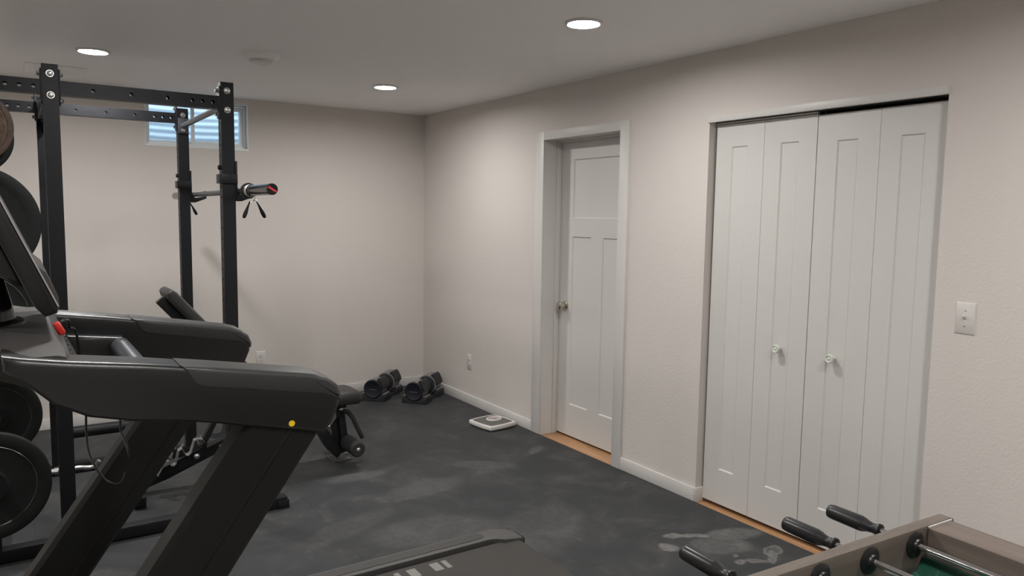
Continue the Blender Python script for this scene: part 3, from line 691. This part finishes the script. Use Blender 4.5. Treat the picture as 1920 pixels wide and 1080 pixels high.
obj('screen_glass', prism(BM(), [sp(.012, .0005), sp(.398, .0005), sp(.398, .002), (sp(.012, .002))], TY-.244, TY+.244, 'y'), M['console'], scr, label='reflective front glass')
obj('screen_edge_glint', prism(BM(), [sp(.004, .0005), sp(.40, .0005), sp(.40, .0035), sp(.004, .0035)], TY-.2515, TY-.244, 'y'), M['edge_glint'], scr, label='painted glint along the screen edge')  # glancing reflection of the glass painted as a pale strip
obj('media_ledge', prism(BM(), [sp(-.004, 0), sp(.10, .001), sp(.075, .012), sp(.02, .010)], TY-.245, TY+.235, 'y', .003, 2), M['console'], scr)
# pulse bar between the arms
b = BM(); tube(b, smooth([(.232, AN1-.01, 1.150), (.228, AN1+.06, 1.157), (.228, TY, 1.160), (.228, mir(AN1)-.06, 1.157), (.232, mir(AN1)+.01, 1.150)], 5), .026, 22); obj('pulse_bar', b, M['tube_grey'], tm, label='grey steel cross bar')
# inner pod on the far arm
b = BM(); prism(b, [(.10, 1.20), (.235, 1.185), (.225, 1.135), (.19, 1.112), (.10, 1.118)], mir(AN1)-.05, mir(AN1)+.01, 'y', .012, 3); obj('arm_pod', b, M['plastic'], tm)
# hanging cable
b = BM(); tube(b, smooth([(.098, 1.66, 1.150), (.097, 1.66, 1.10), (.102, 1.655, 1.055), (.124, 1.64, 1.010), (.148, 1.63, 1.000), (.160, 1.63, 1.02)], 6), .0022, 8)
tube(b, smooth([(.158, 1.66, 1.140), (.157, 1.66, 1.10), (.166, 1.66, 1.07), (.172, 1.67, 1.04)], 5), .0022, 8); obj('cable', b, M['gloss_black'], tm)
# deck, belt, rails, end caps, hood, base
DH = .250; RYO, RYI = 2.552, 2.455
obj('deck', box(BM(), (-.35, mir(RYI)-.02, .10), (1.60, RYI+.02, .218), .004), M['gloss_black'], tm)
b = BM(); cx_, cz_, rr = 1.632, .185, .047
prof = [(-.25, .232)]+[(cx_+rr*math.sin(t_), cz_+rr*math.cos(t_)) for t_ in [math.radians(a) for a in range(0, 181, 15)]]+[(-.25, .138)]
prism(b, prof, mir(2.395), 2.438, 'y'); blt = obj('belt', b, M['belt'], tm, 50)
for x0_, w_ in ((1.092, .020), (1.142, .036), (1.236, .036), (1.286, .020)): obj('belt_print', box(BM(), (x0_, 2.352, .2318), (x0_+w_, 2.415, .2326)), M['mark'], blt, label='pale grey rectangle printed on the belt')
def rail(sgn):
    Y = (lambda y: y) if sgn > 0 else mir
    b = BM()
    secs = []
    for x, wi in ((-.30, 0), (1.30, 0), (1.53, 0), (1.56, .010), (1.585, .034), (1.655, .036), (1.672, .034)):
        lowz = .015*max(0, (x-1.60)/.07)**2
        yi_ = RYI-wi; yo_ = RYO-(.012*max(0, (x-1.58)/.09)**2*3 if x > 1.58 else 0); zt = DH-lowz
        secs.append([(x, Y(yi_), zt-.030), (x, Y(yi_), zt-.004), (x, Y(yi_+.006), zt), (x, Y(yo_-.022), zt), (x, Y(yo_-.006), zt-.008), (x, Y(yo_), zt-.026), (x, Y(yo_), .135), (x, Y(yi_+.03), .135)])
    loft(b, secs); o = obj('foot_rail', b, M['rail'], tm, 30)
    b = BM(); loft(b, [[(x, Y(y), DH+h) for x, y in ((-.28, RYI+.016), (1.500, RYI+.016), (1.518, RYI+.026), (1.522, RYI+.045), (1.508, RYI+.062), (1.485, RYI+.066), (-.28, RYI+.066))] for h in (-.002, .0018)]); obj('rail_tread', b, M['rail_tread'], o)
    b = BM(); box(b, (1.655, Y(RYI-.034), .150), (1.680, Y(RYO-.02), .236), .006); obj('end_cap', b, M['gloss_black'], o)
for s in (1, -1): rail(s)
b = BM(); prism(b, [(-.30, .10), (-.30, .28), (-.38, .36), (-.75, .36), (-.88, .22), (-.88, .08), (-.40, .06)], mir(2.50), 2.50, 'y', .03, 3); obj('motor_hood', b, M['plastic'], tm)
b = BM(); box(b, (-.70, AN0-.02, .02), (.02, AN0+.10, .11), .008); box(b, (-.70, mir(AN0+.10), .02), (.02, mir(AN0-.02), .11), .008); box(b, (-.65, AN0, .03), (-.55, mir(AN0), .09), .005); obj('base_frame', b, M['leg_metal'], tm)
for x in (-.66, 1.50):
    for y in (mir(2.46), 2.46): obj('foot', cyl(BM(), (x, y, 0), (x, y, .10 if x > 0 else .03), .028, 20, .004), M['rubber'], tm)

# ================================================================== BENCH
BY = 4.39
bn = thing('weight_bench', 'black adjustable weight bench with raised backrest inside the rack', 'bench', (1.0, BY, 0))
d_ = Vector((.338, 0, -.395)).normalized(); n_ = Vector((-d_.z, 0, d_.x))
o_ = Vector((.672, 0, 1.130))
def bp2(u, w): v = o_+d_*u+n_*w; return (v.x, v.z)
bpad = obj('back_pad', prism(BM(), [bp2(.03, 0), bp2(.72, 0), bp2(.745, -.012), bp2(.745, -.045), bp2(.72, -.058), bp2(.03, -.058), bp2(.004, -.045), bp2(0, -.028), bp2(.006, -.010)], BY-.135, BY+.135, 'y', .014, 3), M['pad'], bn)
obj('back_frame', prism(BM(), [bp2(.020, -.058), bp2(.74, -.058), bp2(.74, -.108), bp2(.020, -.108)], BY-.045, BY+.005, 'y', .003), M['black_metal'], bn)
b = BM(); prism(b, [bp2(.016, -.062), bp2(.020, -.062), bp2(.020, -.104), bp2(.016, -.104)], BY-.042, BY+.002, 'y'); obj('tube_plug', b, M['gloss_black'], bn)
sec = []
for x, hw, zt, zb in ((1.175, .125, .462, .400), (1.19, .135, .472, .390), (1.30, .135, .470, .386), (1.60, .135, .456, .378), (1.70, .130, .450, .375), (1.728, .118, .440, .382), (1.735, .105, .425, .395)):
    sec.append([(x, BY-hw, zb+.012), (x, BY-hw, zt-.016), (x, BY-hw+.012, zt-.003), (x, BY-hw+.03, zt), (x, BY+hw-.03, zt), (x, BY+hw-.012, zt-.003), (x, BY+hw, zt-.016), (x, BY+hw, zb+.012), (x, BY+hw-.012, zb), (x, BY-hw+.012, zb)])
loft(b := BM(), sec); obj('seat_pad', b, M['pad'], bn, 50)
b = BM(); tube(b, [(.47, BY, .050), (.62, BY, .095), (.95, BY, .225), (1.20, BY, .300), (1.40, BY, .350)], 0, sq=(.055, .055)); sp_ = obj('spine', b, M['black_metal'], bn)
b = BM(); tube(b, smooth([(1.30, BY, .365), (1.42, BY, .325), (1.50, BY, .220), (1.56, BY, .115), (1.620, BY, .045)], 5), 0, sq=(.055, .062)); obj('front_leg', b, M['black_metal'], bn)
obj('seat_rail', box(BM(), (1.18, BY-.028, .335), (1.66, BY+.028, .385), .003), M['black_metal'], bn)
b = BM(); prism(b, [(1.569, 4.500), (1.580, 4.355), (1.695, 4.362), (1.684, 4.500)], 0, .008, 'z', .002); obj('foot_plate', b, M['rail'], bn, label='dark grey steel foot plate')
b = BM(); box(b, (.445, BY-.235, .015), (.500, BY+.235, .062), .003); rf = obj('rear_foot', b, M['black_metal'], bn)
for s in (-1, 1): obj('rubber_foot', lathe(BM(), (.472, BY+s*.20, 0), (0, 0, 1), [(0, .030), (.010, .030), (.015, .024)], 24), M['rubber'], rf)
# zigzag angle ladder: two bent steel plates
lad = [(x+.015, z-.034) for x, z in [(.560, .150), (.600, .226), (.618, .222), (.626, .198), (.640, .194), (.652, .204), (.668, .272), (.685, .284), (.696, .262), (.702, .244), (.716, .240), (.730, .252), (.750, .318), (.768, .322), (.790, .318), (.800, .300)]]
def strip(bm, pts, y0_, y1_, th=.004):
    P = [Vector((x, 0, z)) for x, z in pts]; a_, b_ = [], []
    for i, p in enumerate(P):
        d = (P[min(i+1, len(P)-1)]-P[max(i-1, 0)]).normalized(); n = Vector((-d.z, 0, d.x)); a_.append(p+n*th/2); b_.append(p-n*th/2)
    return loft(bm, [[(q.x, y, q.z) for q in a_+b_[::-1]] for y in (y0_, y1_)])
b = BM(); strip(b, lad, BY-.10, BY-.055); obj('angle_ladder', b, M['grey_steel'], bn, label='bent steel angle ladder').data.materials[0] = M['steel']
obj('ladder_base', prism(BM(), [(.57, .085), (.60, .140), (.83, .235), (.85, .19), (.72, .125)], BY-.052, BY-.046, 'y'), M['black_metal'], bn)
for x, z, r_ in ((.772, .196, .016), (.655, .262, .012)): obj('bolt', dome(BM(), (x, BY-.10, z), (0, -1, 0), r_, .012), M['steel'], bn)
for p, q in (((.608, BY-.10, .238), (.640, BY-.14, .243)), ((.60, BY-.105, .224), (.636, BY-.145, .228))): obj('ladder_pin', cyl(BM(), p, q, .011, 16), M['steel'], bn)
b = BM(); tube(b, [(.812, BY-.078, .262), (.90, BY-.078, .43), (.955, BY-.06, .60)], 0, sq=(.040, .028)); st = obj('support_strut', b, M['black_metal'], bn)
obj('strut_pin', cyl(BM(), (.812, BY-.115, .258), (.812, BY+.06, .258), .014, 18, .002), M['gloss_black'], st)
b = BM(); tube(b, smooth([(.930, BY-.09, .420), (.930, BY-.09, .360), (.915, BY-.09, .305), (.880, BY-.09, .292), (.850, BY-.09, .300)], 6), 0, sq=(.004, .030)); obj('pull_handle', b, M['grey_steel'], bn)
# leg developer
dv = obj('leg_developer', tube(BM(), [(1.612, BY-.02, .372), (1.632, BY-.02, .240), (1.652, BY-.02, .060)], 0, sq=(.042, .042)), M['black_metal'], bn)
obj('developer_plate', prism(BM(), [(1.565, .230), (1.62, .300), (1.645, .300), (1.665, .075), (1.640, .060), (1.585, .140)], BY-.012, BY-.004, 'y', .001), M['black_metal'], bn)
b = BM(); tube(b, smooth([(1.625, BY-.045, .322), (1.660, BY-.050, .312), (1.690, BY-.055, .275), (1.720, BY-.06, .205), (1.752, BY-.062, .140)], 5), .0145, 16); obj('developer_handle', b, M['foam'], dv)
for p, q in (((1.655, BY+.02, .120), (1.655, BY+.21, .120)), ((1.655, BY-.05, .125), (1.655, BY-.235, .125))):
    rl = obj('foam_roller', cyl(BM(), p, q, .047, 32, .010), M['foam'], bn)
    s = 1 if q[1] > p[1] else -1
    obj('roller_cap', dome(BM(), q, (0, s, 0), .014, .008), M['steel'], rl, label='small silver end cap')
for x, y, z, r_ in ((1.618, BY-.040, .388, .013), (1.592, BY-.040, .362, .008), (1.618, BY-.046, .335, .014), (1.652, BY-.042, .052, .015), (1.545, BY-.034, .235, .012)): obj('bolt', dome(BM(), (x, y, z), (0, -1, 0), r_, .010), M['steel'], bn)

# ================================================================== DUMBBELLS ON THEIR TRAYS
def ridged(bm, x0, x1, R, n=6):
    prof = []
    w = (x1-x0)/n
    for k in range(n): prof += [(x0+k*w+.0006, R-.003), (x0+k*w+.002, R), (x0+(k+1)*w-.002, R), (x0+(k+1)*w-.0006, R-.003)]
    return lathe(bm, (0, 0, 0), (1, 0, 0), prof, 48)
ZC = .104
def dumbbell():
    r = thing('dumbbell', 'grey adjustable dumbbell on tray, left one against the back wall', 'dumbbell', (0, 0, ZC), 'adjustable dumbbells in the corner'); r['loc'] = [0, 0, 0]
    R = .080
    obj('handle', cyl(BM(), (-.09, 0, 0), (.09, 0, 0), .0165, 24), M['grey_steel'], r)
    for s in (-1, 1):
        x0, x1 = (-.205, -.068) if s < 0 else (.068, .205)
        ws = obj('weight_stack', ridged(BM(), x0, x1, R if s > 0 else R*.93, 7), M['drum'], r)
        obj('end_face', lathe(BM(), (s*.2045, 0, 0), (s, 0, 0), [(0, R*.98), (.006, R*.97), (.009, R*.86), (.006, R*.80), (.005, .001)], 48), M['face'], ws)
        b = BM(); yy = s*.2105; box(b, (yy-.0006, -.032, -.006), (yy+.0006, .032, -.003)); obj('face_print', b, M['mark'], ws)
        obj('inner_guard', lathe(BM(), (s*.066, 0, 0), (-s, 0, 0), [(0, R*.9), (.008, R*.9), (.014, R*.6)], 40), M['tray'], ws)
        obj('bright_ring', lathe(BM(), (s*.052, 0, 0), (-s, 0, 0), [(0, R*.55), (.008, R*.55), (.010, R*.45)], 32), M['grey_steel'], ws)
        b = BM(); ang = [math.radians(a) for a in range(116, 184, 8)]
        loft(b, [[(xx, math.cos(a)*rr_, math.sin(a)*rr_) for a, rr_ in [(a, R+.012+.010*max(0, 1-abs(math.degrees(a)-126)/20)) for a in ang]+[(a, R+.002) for a in ang[::-1]]] for xx in ((x0+.002), (x1-.004))])
        obj('selector_shell', b, M['tray'], ws)
    return r
def tray():
    r = thing('dumbbell_tray', 'black plastic tray under the left dumbbell', 'dumbbell tray', (0, 0, 0), 'dumbbell trays in the corner')
    b = BM(); box(b, (-.20, -.085, 0), (.20, .085, .018), .006)
    obj('base', b, M['tray'], r)
    for s in (-1, 1):
        x0, x1 = s*.075, s*.205
        b = BM(); prism(b, [(-.105, 0), (.105, 0), (.105, .045), (.082, .062), (.060, .050), (.035, .030), (0, .0225), (-.035, .030), (-.060, .050), (-.082, .062), (-.105, .045)], min(x0, x1), max(x0, x1), 'x', .004, 2)
        obj('cradle', b, M['tray'], r)
        for q in (-1, 1): obj('cradle_pad', box(BM(), (s*.085, q*.070, .058), (s*.195, q*.100, .064), .002), M['drum'], r)
    return r
db = dumbbell(); tr = tray()
spots = [((2.528, 5.800), math.radians(44.0)), ((2.786, 5.545), math.radians(41.0))]
for i, ((x, y), a) in enumerate(spots):
    if i == 0:
        for o, z in ((db, ZC), (tr, 0)): o.location = (x, y, z); o.rotation_euler = (0, 0, a)
    else:
        copy_tree(db, None, (x, y, ZC), a, 'grey adjustable dumbbell on tray, right one beside the right baseboard')
        copy_tree(tr, None, (x, y, 0), a, 'black plastic tray under the right dumbbell')

# ================================================================== BATHROOM SCALE
sc = thing('bathroom_scale', 'white bathroom scale with grey top and round dial by right baseboard', 'scale', (2.851, 4.556, 0)); sc['loc'] = [0, 0, 0]; sc.rotation_euler = (0, 0, math.radians(8.6))
def rsq(hw, hh, bul, n=10, r=.018):
    P = []
    for (sx_, sy_), (ax, ay) in zip(((1, -1), (1, 1), (-1, 1), (-1, -1)), ((0, 1), (-1, 0), (0, -1), (1, 0))):
        for k in range(n):
            t_ = k/n; x = sx_*hw+ax*2*hw*t_; y = sy_*hh+ay*2*hh*t_; q = 4*t_*(1-t_)
            if ax: y += sy_*bul*q
            else: x += sx_*bul*q
            P.append((x, y))
    return P
def stack(bm, levels):
    return loft(bm, [[(x, y, z) for x, y in rsq(hw, hh, bl)] for z, hw, hh, bl in levels])
obj('body', stack(BM(), [(.006, .112, .116, .010), (.010, .118, .122, .010), (.019, .120, .124, .010), (.021, .1175, .1215, .010), (.023, .120, .124, .010), (.034, .120, .124, .010), (.040, .116, .120, .010), (.041, .106, .110, .009), (.0395, .104, .108, .009)]), M['scale_white'], sc, 50)
obj('top_mat', stack(BM(), [(.0390, .103, .107, .009), (.0405, .103, .107, .009)]), M['scale_top'], sc)
dl_ = obj('dial', lathe(BM(), (.036, .030, .040), (0, 0, 1), [(0, .060), (.004, .060), (.006, .055), (.0045, .050), (.0040, .001)], 40), M['dial'], sc)
dl_.scale = (1, .82, 1)
obj('dial_bezel', lathe(BM(), (.036, .030, .040), (0, 0, 1), [(0, .063), (.006, .061), (.008, .058), (.006, .054), (.004, .053)], 40, caps=False), M['scale_white'], sc).scale = (1, .82, 1)
obj('dial_mark', prism(BM(), [(.018, .004), (.036, .000), (.052, .014), (.040, .030), (.024, .024)], .0445, .0452, 'z'), M['pink'], sc)
obj('feet', (lambda b: [box(b, (x-.012, y-.012, 0), (x+.012, y+.012, .008), .002) for x in (-.09, .09) for y in (-.09, .09)] and b)(BM()), M['rubber'], sc)

# ================================================================== FOOSBALL TABLE (local frame: +u along the long side toward the goal end, built then turned)
FA = math.radians(-3.2)
FO = Vector((1.793, .848, 0))       # far end of the player-side rail
fb = thing('foosball_table', 'grey-brown wooden foosball table with black handled rods at bottom right', 'foosball table', (FO.x, FO.y, 0)); fb['loc'] = [0, 0, 0]; fb.rotation_euler = (0, 0, FA)
FT = .860; FL = 1.50; FW = .72
for v0, v1 in ((-.014, .015), (-FW-.015, -FW+.014)):
    b = BM(); prism(b, [(-FL, FT-.24), (0, FT-.24), (0, FT-.014), (-.004, FT-.004), (-.014, FT), (-FL+.014, FT), (-FL+.004, FT-.004), (-FL, FT-.014)], v0, v1, 'y', .0025, 2)
    obj('side_rail', b, M['foos_side'], fb)
for u0, u1 in ((-.107, -.017), (-FL+.017, -FL+.107)):
    b = BM(); box(b, (u0, -FW+.0145, FT-.24), (u1, -.0145, FT-.005), .003); obj('end_rail', b, M['foos_end'], fb)
    er = obj('end_trim', box(BM(), (u0, -.0175, FT-.0052), (u1, -.0150, FT-.0015)), M['white'], fb, label='thin white edge strip')
b = BM(); box(b, (-FL+.10, -FW+.012, FT-.14), (-.105, -.012, FT-.125)); pf = obj('playfield', b, M['green'], fb, label='green playing field')
b = BM()
for vv, s in ((-.0155, -1), (-FW+.0155, 1)): prism(b, [(vv, FT-.125), (vv, FT-.098), (vv+s*.075, FT-.125)], -FL+.106, -.108, 'x')
obj('side_ramp', b, M['green'], pf)
for u, s in ((-.1075, -1), (-FL+.1075, 1)):
    for va, vb in ((-.016, -FW/2+.11), (-FW/2-.11, -FW+.016)): obj('end_ramp', prism(BM(), [(u, FT-.125), (u, FT-.070), (u+s*.012, FT-.070), (u+s*.060, FT-.125)], min(va, vb), max(va, vb), 'y'), M['green'], pf)
b = BM()
for u in (-.1085, -FL+.1075): box(b, (u-.001, -FW/2-.10, FT-.122), (u+.001, -FW/2+.10, FT-.04))
obj('goal_mouth', b, M['slot'], fb)
RU = [-.155, -.315, -.475, -.635, -.795, -.955, -1.115, -1.275]; mine = [1, 1, 0, 1, 0, 1, 0, 0]; men = [1, 2, 3, 5, 5, 3, 2, 1]
RZ = FT-.034
for u, a, nm in zip(RU, mine, men):
    hi, lo = (.072, -FW-.024) if a else (.024, -FW-.072)
    rd = obj('rod', cyl(BM(), (u, lo, RZ), (u, hi, RZ), .0075, 18, .001), M['chrome'], fb)
    s = 1 if a else -1; v = hi if a else lo
    prof = [(-.008, .010), (-.005, .0155), (0, .016), (.004, .0125), (.014, .0115), (.026, .013), (.036, .0165), (.044, .0185), (.122, .0175), (.130, .0160), (.133, .012)]
    h = lathe(BM(), (u, v, RZ), (0, s, 0), prof, 20)
    for q in h.verts:      # shallow grip flutes
        w = (q.co.y-v)*s
        if .040 < w < .126:
            d = Vector((q.co.x-u, 0, q.co.z-RZ)); k = round(math.atan2(d.z, d.x)/(2*math.pi/20)) % 2
            if k: q.co -= d*.10
    obj('rod_handle', h, M['handle'], rd, 50)
    for vv, s2 in ((-.0145, -1), (-FW+.0145, 1)):
        obj('bushing', lathe(BM(), (u, vv, RZ), (0, s2, 0), [(0, .030), (.003, .030), (.006, .026), (.008, .016), (.012, .0145), (.014, .0085)], 32), M['bushing'], rd)
    for k in range(nm):
        vv = -FW/2+(k-(nm-1)/2)*(.20 if nm == 2 else .185 if nm == 3 else .115)
        b = BM(); box(b, (u-.013, vv-.012, RZ-.030), (u+.013, vv+.012, RZ+.016), .004); lathe(b, (u, vv, RZ+.014), (0, 0, 1), [(0, .006), (.006, .011), (.014, .011), (.020, .005)], 14); box(b, (u-.008, vv-.011, RZ-.085), (u+.008, vv+.011, RZ-.028), .003)
        obj('player', b, M['player'], rd)
for u in (-.14, -FL+.14):
    for v in (-.10, -FW+.10): obj('leg', box(BM(), (u-.05, v-.05, 0), (u+.05, v+.05, FT-.238), .004), M['foos_side'], fb)
